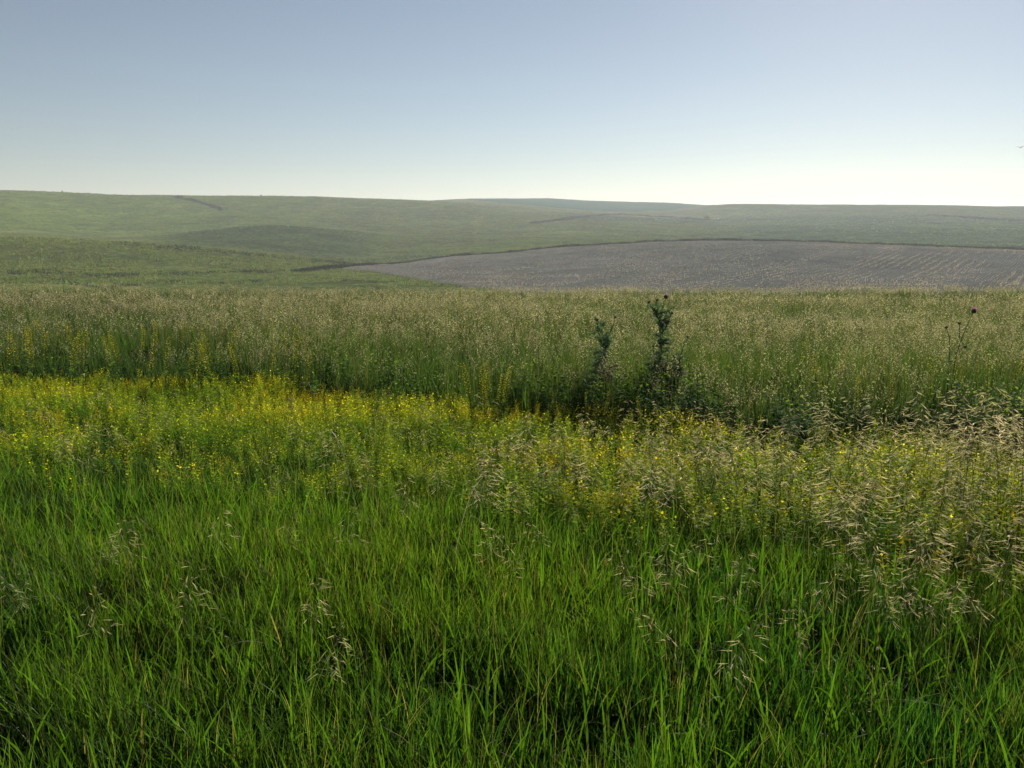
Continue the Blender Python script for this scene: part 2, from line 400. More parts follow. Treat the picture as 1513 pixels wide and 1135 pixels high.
def scatter_tufts(name, n, r0, r1, px0, px1, size, color, label, keep=None, pw=1.0, nb=5):
    u = rng.random(n); R = (r0 ** pw + u * (r1 ** pw - r0 ** pw)) ** (1 / pw)
    px = rng.uniform(px0, px1, n); a = az_of_col(px, 380)
    x = R * np.sin(a); y = R * np.cos(a)
    if keep is not None:
        k = keep(px, R, x, y); x, y, R, px = x[k], y[k], R[k], px[k]
    pos = np.stack([x, y, ground_z(x, y) - 0.05], -1); acc = Acc()
    idx = rng.integers(0, 4, len(x)); sc = size(R) * rng.uniform(0.5, 1.5, len(x))
    for k in range(4):
        pr = tuft_proto(nb, 0.5, 0.32, (1, 1, 1), (1.25, 1.2, 1.1))
        m = idx == k
        ti = np.array(color) * rng.uniform(0.55, 1.35, (m.sum(), 1)) * (1 + rng.normal(0, 0.08, (m.sum(), 3)))
        s = sc[m]; acc.add(*replicate(pr, pos[m], rng.uniform(0, 6.28, m.sum()), np.stack([s * 1.3, s * 1.3, s * 0.9], -1), ti))
    V, F, Cc = acc.get()
    return obj(name, mesh_from(name, V, F, Cc, M_tuft), kind='stuff', label=label)

def not_field(px, R, x, y):
    inside = (px > 505) & (R < np.interp(px, pcols, Rt)) & (R > np.interp(px, pcols, Rb))
    n = fbm(x / 22, y / 14, 51, 4)
    return (~inside) & (n > -0.12 + 0.0 * R)
scatter_tufts('pasture_tufts', 24000, 150, 330, -260, 800, lambda R: 0.9 + R / 700, (0.155, 0.205, 0.06),
              'rough clumps of grass on the valley floor at left', not_field, 1.3)
scatter_tufts('hillside_tufts', 26000, 330, 1000, -260, 1800, lambda R: 0.7 + R / 900, (0.15, 0.215, 0.060),
              'low grass clumps scattered over the far hillsides', not_field, 1.0, nb=4)

def margin(name, pts, n, spread, size, color, label, hs=1.0, kind='stuff'):
    P = np.array(pts, float); d = np.concatenate([[0], np.cumsum(np.hypot(*np.diff(P, axis=0).T))])
    t = np.sort(rng.uniform(0, d[-1], n)); px = np.interp(t, d, P[:, 0]); rw = np.interp(t, d, P[:, 1])
    g = np.linspace(0, d[-1], 160); Rg = np.array([find_R(np.interp(q, d, P[:, 0]), np.interp(q, d, P[:, 1]))[1] for q in g])
    Rg = np.convolve(np.pad(Rg, 3, mode='edge'), np.ones(7) / 7, mode='valid')
    R = np.interp(t, g, Rg) + rng.normal(0, spread, n); a = az_of_col(px, 380)
    pos = np.stack([R * np.sin(a), R * np.cos(a), np.zeros(n)], -1); pos[:, 2] = ground_z(pos[:, 0], pos[:, 1]) - 0.1
    ti = np.array(color) * rng.uniform(0.6, 1.3, (n, 1)); s = size * rng.uniform(0.5, 1.4, n) * (0.7 + 0.6 * vnoise(px / 9, px * 0, 3))
    V, F, Cc = replicate(tuft_proto(6, 0.6, 0.4, (1, 1, 1), (1.1, 1.1, 1)), pos, rng.uniform(0, 6.28, n), np.stack([s * 1.5, s * 1.5, s * hs], -1), ti)
    obj(name, mesh_from(name, V, F, Cc, M_tuft), kind=kind, label=label)
margin('field_margin', [p for p in TOP_EDGE], 9000, 1.3, 1.5, (0.020, 0.030, 0.014), 'dark strip of weeds along the upper edge of the ploughed field')
margin('far_margin', [(786, 331), (830, 325), (885, 318.5), (915, 317), (980, 321), (1040, 326)], 4200, 1.8, 2.6, (0.014, 0.028, 0.016), 'dark hedge line bending over the far slope')
margin('right_margin', [(1368, 319), (1440, 323.5), (1513, 328), (1650, 335)], 2600, 2.5, 2.4, (0.022, 0.040, 0.022), 'faint dark hedge line high on the right hillside')
margin('gully_scrub', [(180, 360.5), (240, 365.5), (300, 369), (370, 376), (440, 383), (520, 391)], 420, 5, 1.2, (0.050, 0.070, 0.028), 'dark broken scrub along the gully under the knoll')
margin('valley_scrub', [(10, 404), (70, 401), (130, 409), (190, 407), (300, 404), (420, 401)], 420, 3.5, 1.1, (0.045, 0.070, 0.026), 'broken dark scrub along the upper valley floor at left')
margin('valley_weeds', [(5, 414), (60, 409), (100, 419), (150, 427), (230, 417), (330, 419), (440, 411), (560, 418)], 480, 3.0, 0.9, (0.045, 0.072, 0.028), 'darker weed patches in the low valley just beyond the tall grass')
margin('slope_scrub', [(440, 377), (480, 383), (540, 386), (600, 381), (640, 378)], 300, 5, 1.1, (0.055, 0.080, 0.032), 'faint scrub clumps above the tip of the ploughed field')
margin('hill_gully', [(268, 291.5), (290, 296), (312, 303), (332, 311)], 500, 3, 2.2, (0.026, 0.042, 0.018), 'dark gully running down from the hilltop at left')

# stubble specks in the ploughed field
def stubble():
    n = 60000; d = R_(37); ux, uy = math.sin(d), math.cos(d); vx, vy = uy, -ux
    px = 520 + 1280 * rng.random(n) ** 0.85; a = az_of_col(px, 380); u = rng.random(n)
    rb = np.interp(px, pcols, Rb); rt = np.interp(px, pcols, Rt); R = rb + u ** 1.1 * (rt - rb) * 0.99
    x = R * np.sin(a); y = R * np.cos(a)
    s = x * ux + y * uy; v = x * vx + y * vy; v = np.round(v / 2.6) * 2.6 + rng.normal(0, 0.35 + 0.9 * (vnoise(v / 25, s / 60, 5) > 0.4), n)
    x = s * ux + v * vx; y = s * uy + v * vy
    R = np.hypot(x, y); px = 756.5 + x / y * FPX * 1.005
    k = (px > 520) & (rng.random(n) < np.clip((px - 520) / 220, 0, 1)) & (R < np.interp(px, pcols, Rt) - 2) & (R > np.interp(px, pcols, Rb) + 3) & (fbm(s / 30, v / 7, 61, 3) + rng.normal(0, .25, n) > -0.05)
    x, y = x[k], y[k]; n = len(x)
    pos = np.stack([x, y, ground_z(x, y) + 0.2], -1)
    ti = np.array((0.44, 0.40, 0.34)) * rng.uniform(0.2, 0.95, (n, 1))
    pr = blades(np.array([[0, 0, 0], [0.12, 0.05, 0]]), np.array([0.3, 0.24]), 0.26, np.array([0.5, 3.0]), 0.5, np.array([0.2, 1.4]), (1, 1, 1), (1, 1, 1), S=1)
    V, F, Cc = replicate(pr, pos, rng.uniform(-0.5, 0.5, n), rng.uniform(0.6, 1.5, n), ti)
    obj('stubble', mesh_from('stubble', V, F, Cc, M_straw), kind='stuff', label='pale stubble specks lying in rows across the ploughed field')
stubble()

# ------------------------------------------------------------------ near meadow zones
def S_(x, y):
    e = np.interp(x, [-8, -3, -1.1, .5, 1.5, 3, 4.2], [8.7, 8.5, 7.95, 7.8, 7.45, 6.95, 7.1])
    return y + 0.28 * x + 0.34 * fbm(x / 1.6, y / 1.6, 40, 3) + (7.5 - e) * sstep(6, 7.5, y) - np.interp(x, [-5, 0, 3], [0.5, 0.25, -0.25]) * (1 - sstep(5, 6.5, y))
FAR_E, NEAR_E = 7.5, 4.75

def sample_area(n, y0, y1, margin_=1.3, pw=2.0):
    u = rng.random(n); y = (y0 ** pw + u * (y1 ** pw - y0 ** pw)) ** (1 / pw)
    x = rng.uniform(-1, 1, n) * (0.70 * y + margin_)
    return x, y

def green_grass():
    acc = Acc()
    n = 330000
    x, y = sample_area(n, 1.0, 8.2, 1.2, 1.6)
    s = S_(x, y); prob = np.where(s < NEAR_E, 1.0, np.clip(1 - (s - NEAR_E) / 1.6, 0.16, 1)) * (s < FAR_E)
    clump = fbm(x / 0.22, y / 0.22, 71, 3); big = fbm(x / 1.1, y / 1.1, 72, 3)
    prob *= np.clip(0.68 + 1.7 * clump + 0.6 * big, 0.04, 1)
    k = rng.random(n) < prob; x, y, s, clump, big = x[k], y[k], s[k], clump[k], big[k]; n = len(x)
    h = (0.225 + 0.08 * big + 0.07 * clump) * rng.uniform(0.45, 1.25, n) * (1 - 0.45 * sstep(NEAR_E - 2.6, NEAR_E, s))
    w = rng.uniform(0.0018, 0.0052, n) * (1 + 0.05 * y)
    la = rng.uniform(0, 2 * np.pi, n); left = np.clip(-x / 3, 0, 1)
    la = np.where(rng.random(n) < 0.55 * left + 0.12, rng.normal(math.pi * 0.95, 0.5, n), la)
    lean = np.abs(rng.normal(0.20, 0.20, n)) + 0.04; lean = np.clip(lean + (rng.random(n) < 0.07) * rng.uniform(0.4, 0.9, n), 0, 1.25)
    base = np.stack([x, y, ground_z(x, y) - 0.01], -1)
    g = rng.random((n, 1)); hue = np.clip(0.5 + 0.9 * big[:, None] + rng.normal(0, 0.25, (n, 1)), 0, 1)
    c1 = np.array((0.030, 0.090, 0.014)) * (1 - hue) + np.array((0.100, 0.155, 0.016)) * hue
    cool = np.clip(0.2 + 1.6 * fbm(x / 0.8 + 9, y / 0.8, 75, 3), 0, 1)[:, None]
    c1 = c1 * (1 - cool * np.array((0.5, 0.32, -0.3)))
    c1 = c1 * (0.4 + 1.6 * g)
    dry = rng.random(n) < 0.035; c1[dry] = np.array((0.28, 0.23, 0.11)) * rng.uniform(0.6, 1.2, (dry.sum(), 1))
    c0 = c1 * np.array((0.5, 0.5, 0.6))  # bases darker than tips: shade between the blades put into the colour
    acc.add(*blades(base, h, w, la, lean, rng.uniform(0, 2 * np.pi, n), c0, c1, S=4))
    # broader leaves standing above
    n = 9000
    x, y = sample_area(n, 1.0, 6.5, 1.2, 1.5); k = S_(x, y) < NEAR_E - 0.7; x, y = x[k], y[k]; n = len(x)
    base = np.stack([x, y, ground_z(x, y)], -1)
    c = np.array((0.070, 0.150, 0.016)) * rng.uniform(0.5, 1.3, (n, 1))
    acc.add(*blades(base, rng.uniform(0.16, 0.36, n), rng.uniform(0.005, 0.0095, n), rng.uniform(0, 6.28, n), np.abs(rng.normal(0.25, 0.2, n)) + 0.05,
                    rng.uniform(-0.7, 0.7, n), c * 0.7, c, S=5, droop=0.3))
    # wispy olive stems
    n = 7000; x, y = sample_area(n, 1.0, 6.4, 1.2, 1.5); k = S_(x, y) < NEAR_E + 1; x, y = x[k], y[k]; n = len(x)
    base = np.stack([x, y, ground_z(x, y)], -1); c = np.array((0.17, 0.18, 0.075)) * rng.uniform(0.5, 1.5, (n, 1))
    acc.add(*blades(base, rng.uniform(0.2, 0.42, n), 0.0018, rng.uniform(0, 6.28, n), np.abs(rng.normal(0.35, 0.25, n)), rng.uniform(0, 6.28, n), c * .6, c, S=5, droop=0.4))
    # short understorey
    n = 90000; x, y = sample_area(n, 1.0, 6.4, 1.2, 1.5); k = S_(x, y) < NEAR_E + 1; x, y = x[k], y[k]; n = len(x)
    base = np.stack([x, y, ground_z(x, y)], -1); c = np.array((0.040, 0.110, 0.014)) * rng.uniform(0.4, 1.2, (n, 1))
    acc.add(*blades(base, rng.uniform(0.06, 0.15, n), rng.uniform(0.003, 0.006, n), rng.uniform(0, 6.28, n), np.abs(rng.normal(0.4, 0.3, n)), rng.uniform(0, 6.28, n), c, c, S=2))
    V, F, Cc = acc.get()
    obj('meadow_grass', mesh_from('meadow_grass', V, F, Cc, M_grass), kind='stuff', label='dense green meadow grass filling the foreground')
green_grass()

# thatch: dead litter low on the ground
def litter():
    n = 22000; x, y = sample_area(n, 1.0, 8.5, 1.2, 1.5)
    base = np.stack([x, y, ground_z(x, y) + rng.uniform(0, 0.05, n)], -1)
    c = np.array((0.16, 0.12, 0.065)) * rng.uniform(0.3, 1.1, (n, 1))
    V, F, Cc = blades(base, rng.uniform(0.03, 0.08, n), 0.005, rng.uniform(0, 6.28, n), rng.uniform(1.5, 3.5, n), rng.uniform(0, 6.28, n), c, c, S=2)
    obj('dead_litter', mesh_from('dead_litter', V, F, Cc, M_straw), kind='stuff', label='brown dead grass litter on the soil under the green blades')
litter()

# ---- yellow green leafy weeds (columns of small round leaves)
def weed_proto(seed, h=0.34, leaves=44, top_yellow=1.0):
    r = np.random.default_rng(seed); acc = Acc()
    pts = np.stack([np.linspace(0, r.normal(0, .03), 4), np.linspace(0, r.normal(0, .03), 4), np.linspace(0, h, 4)], -1)
    V, F = tube(pts, 0.0022, 0.0012, 3); acc.add(V, F, (0.75, 0.9, 0.8))
    for i in range(leaves):
        t = 1 - (i / leaves) ** 0.85 * 0.72
        az = i * 2.4 + r.normal(0, .3); el = r.uniform(0.1, 1.0) if t > 0.85 else r.uniform(-0.2, 0.8)
        p = np.array([np.interp(t * h, pts[:, 2], pts[:, 0]), np.interp(t * h, pts[:, 2], pts[:, 1]), t * h])
        L = r.uniform(0.017, 0.028) * (0.75 + 0.5 * (1 - t)); d = np.array([math.cos(az) * math.cos(el), math.sin(az) * math.cos(el), math.sin(el)])
        off = r.uniform(0.002, 0.016) * (0.5 + (1 - abs(t - 0.75)))
        side = np.array([-math.sin(az), math.cos(az), 0]) * L * 0.36 + np.array([0, 0, r.normal(0, 0.2) * L * .3])
        p = p + d * off
        V = np.array([p, p + d * L * .5 + side, p + d * L, p + d * L * .5 - side])
        cc = np.array((1.0, 1.0, 1.0)) * r.uniform(0.75, 1.2)
        if t > 0.72: cc = cc * np.array((1.25, 1.12, 0.9))
        else: cc = cc * np.array((0.65, 0.85, 1.0))
        acc.add(V, [(0, 1, 2), (0, 2, 3)], cc)
    return acc.get()
WEEDS = [weed_proto(100 + i, h=0.25 + 0.018 * i, leaves=30 + 2 * i) for i in range(6)]

def weed_colour(x, y, n):
    ye = np.clip(0.66 - 0.16 * sstep(0.5, 3, -x) + 2.1 * fbm(x / 1.2, y / 0.55, 81, 3) + 0.15 * rng.normal(0, 1, n), 0, 1)[:, None]
    og = np.clip(-0.22 + 1.8 * fbm(x / 1.1 + 30, y / 0.45, 82, 3), 0, 0.8)[:, None]
    c = np.array((0.280, 0.385, 0.045)) * (1 - ye) + np.array((0.500, 0.520, 0.055)) * ye
    c = c * (1 - og) + np.array((0.600, 0.470, 0.018)) * og
    return c * rng.uniform(0.7, 1.25, (n, 1))

def yellow_weeds():
    acc = Acc(); n = 24000
    x, y = sample_area(n, 3.0, 10.2, 1.3, 1.5); s = S_(x, y)
    gap = fbm(x / 0.35, y / 0.35, 90, 3)
    p = sstep(NEAR_E - 1.1, NEAR_E + 1.1, s + 0.8 * gap) * (s < FAR_E + 0.15 + 0.5 * gap) * (gap > -0.36)
    p = p * np.where(x > 1.2, 0.75, 1)
    k = rng.random(n) < p; x, y, s = x[k], y[k], s[k]; n = len(x)
    pos = np.stack([x, y, ground_z(x, y)], -1); idx = rng.integers(0, 6, n)
    sc = rng.uniform(0.65, 1.12, n) * (0.85 + 0.35 * fbm(x / .8, y / .8, 93, 2)); col = weed_colour(x, y, n)
    for i in range(6):
        m = idx == i; a = rng.normal(0, 0.12, (m.sum(), 2))
        acc.add(*replicate(WEEDS[i], pos[m], rng.uniform(0, 6.28, m.sum()), np.stack([sc[m] * 1.15, sc[m] * 1.15, sc[m]], -1), col[m], a))
    V, F, Cc = acc.get()
    obj('yellow_ground_cover', mesh_from('yellow_ground_cover', V, F, Cc, M_yellow), kind='stuff', label='carpet of yellow green leafy weeds between the short and tall grass')
yellow_weeds()

# ---- tall grass behind
def head_proto(seed, hh=0.16, n=14, L=0.016, w=0.006, spread=0.03):
    r = np.random.default_rng(seed); acc = Acc()
    for i in range(n):
        t = i / n; az = r.uniform(0, 6.28); rad = spread * (1 - t) ** 0.6 * r.uniform(0.3, 1.2)
        p = np.array([math.cos(az) * rad, math.sin(az) * rad, t * hh - 0.1 * rad])
        d = np.array([math.cos(az) * 0.6, math.sin(az) * 0.6, r.uniform(-0.5, 0.9)]); d /= np.linalg.norm(d)
        sd = np.cross(d, [r.normal(), r.normal(), r.normal()]); sd /= np.linalg.norm(sd)
        l = L * r.uniform(0.7, 1.5)
        acc.add([p, p + d * l * .5 + sd * w * .5, p + d * l, p + d * l * .5 - sd * w * .5], [(0, 1, 2), (0, 2, 3)], np.ones(3) * r.uniform(0.7, 1.3))
    return acc.get()

def tall_grass():
    acc = Acc()
    def zone(n, y0, y1, nb, bw, ncul, heads, hscale, sedge=FAR_E, S=3):
        x, y = sample_area(n, y0, y1, 1.6, 1.6); s = S_(x, y)
        dens = fbm(x / 0.5, y / 0.5, 101, 3)
        k = (s > sedge + 0.12 * rng.normal(0, 1, n)) & (dens > -0.42) & (np.hypot(x, y) < 58); x, y, s = x[k], y[k], s[k]; n = len(x)
        big = fbm(x / 3.2, y / 2.2, 103, 3); gz = ground_z(x, y)
        rise = 0.7 + 0.3 * sstep(0, 1.4, s - FAR_E)
        H = (0.80 + 0.30 * big) * rise * rng.uniform(0.72, 1.16, n)
        far = sstep(9, 40, y)
        # leaves
        i = np.repeat(np.arange(n), nb); m = len(i)
        base = np.stack([x[i] + rng.normal(0, .05, m), y[i] + rng.normal(0, .05, m), gz[i]], -1)
        g = rng.uniform(0.6, 1.3, (m, 1)); hb = np.clip(0.5 + big[i], 0, 1)[:, None]
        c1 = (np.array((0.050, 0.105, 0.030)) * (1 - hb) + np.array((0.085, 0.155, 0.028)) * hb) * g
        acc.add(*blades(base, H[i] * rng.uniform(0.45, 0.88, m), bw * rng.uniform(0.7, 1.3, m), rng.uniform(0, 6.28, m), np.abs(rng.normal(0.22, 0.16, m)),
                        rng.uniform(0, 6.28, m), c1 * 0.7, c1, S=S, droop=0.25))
        # culms and heads
        i = np.repeat(np.arange(n), ncul); m = len(i); hd = fbm(x / 1.7, y / 1.2, 104, 3)[i]
        kk = rng.random(m) < np.clip(0.62 + 1.9 * hd, 0.10, 1); i = i[kk]; m = len(i)
        base = np.stack([x[i] + rng.normal(0, .06, m), y[i] + rng.normal(0, .06, m), gz[i]], -1)
        hh = H[i] * rng.uniform(0.82, 1.08, m); la = rng.uniform(0, 6.28, m); le = np.abs(rng.normal(0.08, 0.06, m))
        cc = np.array((0.130, 0.135, 0.055)) * rng.uniform(0.7, 1.2, (m, 1))
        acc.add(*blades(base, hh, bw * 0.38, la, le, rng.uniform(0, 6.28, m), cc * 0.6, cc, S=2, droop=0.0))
        tip = base.copy(); tip[:, 0] += np.cos(la) * le * hh * 0.8; tip[:, 1] += np.sin(la) * le * hh * 0.8; tip[:, 2] += hh * 0.90
        hidx = rng.integers(0, len(heads), m)
        col = (np.array((0.50, 0.46, 0.36)) * (1 - rng.random((m, 1)) * 0.55) + np.array((0.10, 0.13, 0.05)) * rng.random((m, 1)) * 0.6) * rng.uniform(0.7, 1.25, (m, 1))
        for q, hp in enumerate(heads):
            mm = hidx == q
            acc.add(*replicate(hp, tip[mm], rng.uniform(0, 6.28, mm.sum()), hscale * rng.uniform(0.7, 1.2, mm.sum()), col[mm], np.stack([np.cos(la[mm]), np.sin(la[mm])], -1) * 0.5))
    hA = [head_proto(200 + i, 0.14, 16, 0.017, 0.0055, 0.035) for i in range(4)]
    hB = [head_proto(210 + i, 0.15, 9, 0.026, 0.010, 0.05) for i in range(4)]
    hC = [head_proto(220 + i, 0.16, 5, 0.05, 0.022, 0.09) for i in range(4)]
    zone(5200, 5.5, 13, 12, 0.010, 3, hA, 1.0)
    zone(7600, 12.5, 26, 5, 0.020, 3, hB, 1.15, -99, 2)
    zone(11500, 25, 58, 3, 0.045, 3, hC, 1.1, -99, 2)
    V, F, Cc = acc.get(); print('tall tris', len(F))
    obj('tall_grass', mesh_from('tall_grass', V, F, Cc, M_tall), kind='stuff', label='tall meadow grass with beige seed heads in a broad band across the middle')
tall_grass()

# ---- bushy broad weeds at the foot of the tall grass
def dark_weeds():
    acc = Acc(); n = 9000
    x, y = sample_area(n, 5, 10.5, 1.3, 1.3); s = S_(x, y); k = (s > FAR_E - 0.35) & (s < FAR_E + 0.8) & (fbm(x / .6, y / .6, 130, 2) > 0.16 - 0.16 * (x > -1.2) - 0.08 * (x > 0.8))
    x, y = x[k], y[k]; n = len(x); pos = np.stack([x, y, ground_z(x, y)], -1); idx = rng.integers(0, 6, n)
    for i in range(6):
        m = idx == i; c = np.array((0.095, 0.175, 0.050)) * rng.uniform(0.6, 1.3, (m.sum(), 1))
        sc = rng.uniform(0.9, 2.0, m.sum())
        acc.add(*replicate(WEEDS[i], pos[m], rng.uniform(0, 6.28, m.sum()), np.stack([sc * 1.3, sc * 1.3, sc], -1), c, rng.normal(0, .1, (m.sum(), 2))))
    V, F, Cc = acc.get()
    obj('green_ground_cover', mesh_from('green_ground_cover', V, F, Cc, M_yellow), kind='stuff', label='bushy green weeds at the foot of the tall grass')
dark_weeds()

# ------------------------------------------------------------------ countable plants
def empty(name, loc, rz, label, cat, group=None):
    return_ = bpy.data.objects.new(name, None); C.objects.link(return_); return_.location = loc; return_.rotation_euler = (0, 0, rz)
    return_.empty_display_size = 0.1; return_['label'] = label; return_['category'] = cat
    if group: return_['group'] = group
    return return_

def copy_thing(src, loc, rz, sc, label, group):
    o = src.copy(); C.objects.link(o); o.location = loc; o.rotation_euler = (0, 0, rz); o.scale = (sc, sc, sc)
    o['label'] = label
    if group: o['group'] = group
    elif 'group' in o: del o['group']
    for ch in src.children:
        c = ch.copy(); C.objects.link(c); c.parent = o
        for g in ch.children:
            d = g.copy(); C.objects.link(d); d.parent = c
    return o

def brome_geo(seed, H=0.9, nodes=10, bow=0.18, plen=0.26, tan=0.5, sides=4, awn=True):
    """returns stem, seed head, leaf (V,F,C)"""
    r = np.random.default_rng(seed); t = np.linspace(0, 1, 9)
    az = 0.0; pts = np.stack([bow * H * t ** 2.6, np.zeros(9) + r.normal(0, .01) * t, H * (t - 0.10 * bow * t ** 3)], -1)
    stem = Acc(); V, F = tube(pts, 0.0017, 0.0008, 4); stem.add(V, F, (0.17, 0.19, 0.07))
    head = Acc(); t0 = 1 - plen / H
    def at(tt): return np.array([np.interp(tt, t, pts[:, i]) for i in range(3)])
    for i in range(nodes):
        tt = t0 + (1 - t0) * (i / (nodes - 1)); p = at(tt); nb = 3 if i < nodes - 3 else (2 if i < nodes - 1 else 1)
        for b in range(nb):
            a = r.uniform(0, 6.28); L = (0.085 - 0.06 * i / nodes) * r.uniform(0.5, 1.25)
            up = r.uniform(0.1, 0.9); d = np.array([math.cos(a), math.sin(a) * 0.9, up]); d /= np.linalg.norm(d)
            q = [p, p + d * L * .5, p + d * L + np.array([0.12 * L, 0, -0.35 * L])]
            V, F = tube(np.array(q), 0.0006, 0.0004, 3); head.add(V, F, (0.20, 0.20, 0.09))
            d2 = q[2] - q[1]; d2 = d2 / np.linalg.norm(d2) + np.array([0.1, 0, -0.15]); d2 /= np.linalg.norm(d2)
            for kk in range(1 if r.random() < 0.35 else 2):
                sl = r.uniform(0.026, 0.042); c = np.array((0.68, 0.60, 0.40)) if r.random() < tan else np.array((0.48, 0.50, 0.25))
                c = c * r.uniform(0.65, 1.25); dd = d2 + r.normal(0, .15, 3) * kk
                V, F = blade_spikelet(q[2] - d2 * kk * L * .35, dd, sl, 0.0048); head.add(V, F, c)
                if awn:
                    dd = dd / np.linalg.norm(dd); e = q[2] - d2 * kk * L * .35 + dd * sl * 0.9
                    for w_ in range(2):
                        d3 = dd + r.normal(0, .18, 3); s3 = np.cross(d3, [0, 0, 1]); s3 /= np.linalg.norm(s3) + 1e-6
                        head.add([e - s3 * .0004, e + s3 * .0004, e + d3 * 0.012], [(0, 1, 2)], c * 1.1)
    leaf = []
    for i in range(2):
        tt = 0.25 + 0.25 * i; p = at(tt); la = r.uniform(0, 6.28)
        leaf.append(blades(p[None], np.array([r.uniform(0.12, 0.2)]), 0.006, np.array([la]), np.array([0.9]), np.array([la + 1.57]), (0.07, 0.12, 0.03), (0.10, 0.14, 0.04), S=4, droop=0.4))
    return stem.get(), head.get(), leaf

def make_brome(seed, **kw):
    st, hd, lf = brome_geo(seed, **kw)
    root = empty('brome_stalk', (0, 0, 0), 0, 'x', 'grass stalk')
    obj('stem', mesh_from('stem', *st, M_straw), root); obj('seed_head', mesh_from('seed_head', *hd, M_straw), root)
    for l in lf: obj('leaf', mesh_from('leaf', *l, M_grass), root)
    return root
BRH = [0.42, 0.46, 0.50, 0.44, 0.54, 0.48, 0.52, 0.58, 0.74, 0.80, 0.77, 0.86]
BR = [make_brome(300 + i, H=H, bow=[0.10, .22, .40, .15, .60, .08, .30, .48, .06, .14, .10, .2][i], nodes=9 + i % 3, plen=0.20 + 0.02 * (i % 3) + (0.05 if H > 0.7 else 0), tan=0.5 + 0.1 * (i % 3)) for i, H in enumerate(BRH)]
used = set()
def put_brome(x, y, h, label, group, i=None, rz=None, tan=None):
    i = (int(rng.integers(0, 8)) if h < 0.64 else int(rng.integers(8, 12))) if i is None else i
    rz = float(rng.uniform(0, 6.28)) if rz is None else rz
    z = float(ground_z(x, y)); sc = h / BRH[i]
    if i not in used:
        used.add(i); o = BR[i]; o.location = (x, y, z); o.rotation_euler = (0, 0, rz); o.scale = (sc,) * 3; o['label'] = label
        if group: o['group'] = group
        return o
    return copy_thing(BR[i], (x, y, z), rz, sc, label, group)

# stands of brome (each stand: its own label and group)
def stand(n, xr, yr, hr, label, group):
    for _ in range(n):
        x = rng.uniform(*xr); y = rng.uniform(*yr); put_brome(float(x), float(y), float(rng.uniform(*hr)), label, group)
stand(40, (2.3, 3.9), (3.9, 5.1), (0.50, 0.90), 'tall tan brome stalk in the high feathery stand at the right edge', 'tall brome stalks at the right edge')
stand(62, (1.2, 3.6), (3.6, 5.4), (0.42, 0.66), 'brome stalk with silvery seed heads against the yellow weeds at right', 'brome stalks over the yellow weeds at right')
stand(34, (1.5, 3.0), (2.6, 3.7), (0.34, 0.60), 'green tan brome stalk rising from dark grass at lower right', 'brome stalks in the grass at lower right')
stand(46, (-0.4, 1.3), (4.0, 5.6), (0.36, 0.58), 'brome stalk in the pale tangle at the centre of the yellow band', 'brome stalks at the centre of the yellow band')
stand(30, (-4.6, -0.6), (4.8, 7.2), (0.34, 0.50), 'thin short brome stalk leaning over yellow weeds at left', 'brome stalks over the yellow weeds at left')
stand(16, (2.3, 3.3), (3.4, 4.2), (0.78, 0.98), 'tallest pale brome plume rising against the dark grass at the far right', 'tallest brome plumes at the far right')
# single stalks one can point to: photo position of the head, distance, look
def single(px, row, Y, h, label, i=2, rz=0.0):
    x, y, z = world_at(px, row, Y); g = float(ground_z(x, y))
    put_brome(x, y, max(0.40, z - g + 0.05), label, None, i, rz)
single(188, 790, 3.3, 0, 'lone tan brome head spreading over green grass at left', 3, 2.6)
single(276, 905, 2.75, 0, 'small dry brome head low in the green grass at lower left', 0, 1.0)
single(462, 925, 2.7, 0, 'rusty dry brome head in green grass left of centre bottom', 5, 0.4)
single(775, 790, 3.3, 0, 'arching tan brome head bent to the left near the picture centre', 4, 2.8)
single(985, 805, 3.1, 0, 'drooping golden brome head above dark grass right of centre', 4, 0.3)
single(965, 850, 2.9, 0, 'pale brome head hanging just below the golden drooping one', 2, 2.9)
single(1075, 870, 2.8, 0, 'small bright tan brome head with glowing spikelet right of centre', 6, 0.9)
single(1020, 975, 2.45, 0, 'low arching brome head bending left near the bottom', 4, 3.0)
single(1072, 1025, 2.3, 0, 'bright golden brome head nearest the bottom edge', 1, 0.2)
single(1190, 850, 2.8, 0, 'wide spreading brome head over dark grass at right', 7, 0.1)
single(1400, 890, 2.7, 0, 'pale brome head with long horizontal spikelets at lower right', 7, 3.0)
single(1440, 600, 3.9, 0, 'tallest upright brome plume near the right edge', 8, 0.0)
single(1405, 612, 3.9, 0, 'upright brome plume just left of the tallest one', 9, 1.0)

def brome_stuff():
    acc = Acc(); P = []
    for s in range(4):
        a = Acc(); st, hd, lf = brome_geo(330 + s, H=0.55, plen=0.2, nodes=8, bow=0.08 + 0.07 * s, awn=False, sides=3); a.add(*st); a.add(*hd); P.append(a.get())
    spec = [(120, (0.9, 4.8), (3.1, 6.0), (0.38, 0.70)), (55, (-1.5, 2.0), (3.8, 6.3), (0.34, 0.54)), (30, (-6, -1), (5, 8), (0.33, 0.48)), (26, (-2.5, 2.5), (1.8, 3.6), (0.34, 0.48))]
    for n, xr, yr, hr in spec:
        x = rng.uniform(*xr, n); y = rng.uniform(*yr, n); pos = np.stack([x, y, ground_z(x, y)], -1); idx = rng.integers(0, 4, n); sc = rng.uniform(*hr, n) / 0.55
        for i in range(4):
            m = idx == i
            if m.any(): acc.add(*replicate(P[i], pos[m], rng.uniform(0, 6.28, m.sum()), sc[m], np.ones((m.sum(), 3)) * rng.uniform(0.7, 1.1, (m.sum(), 1))))
    V, F, Cc = acc.get()
    obj('brome_grass', mesh_from('brome_grass', V, F, Cc, M_straw), kind='stuff', label='finer brome stalks scattered through the meadow')
brome_stuff()

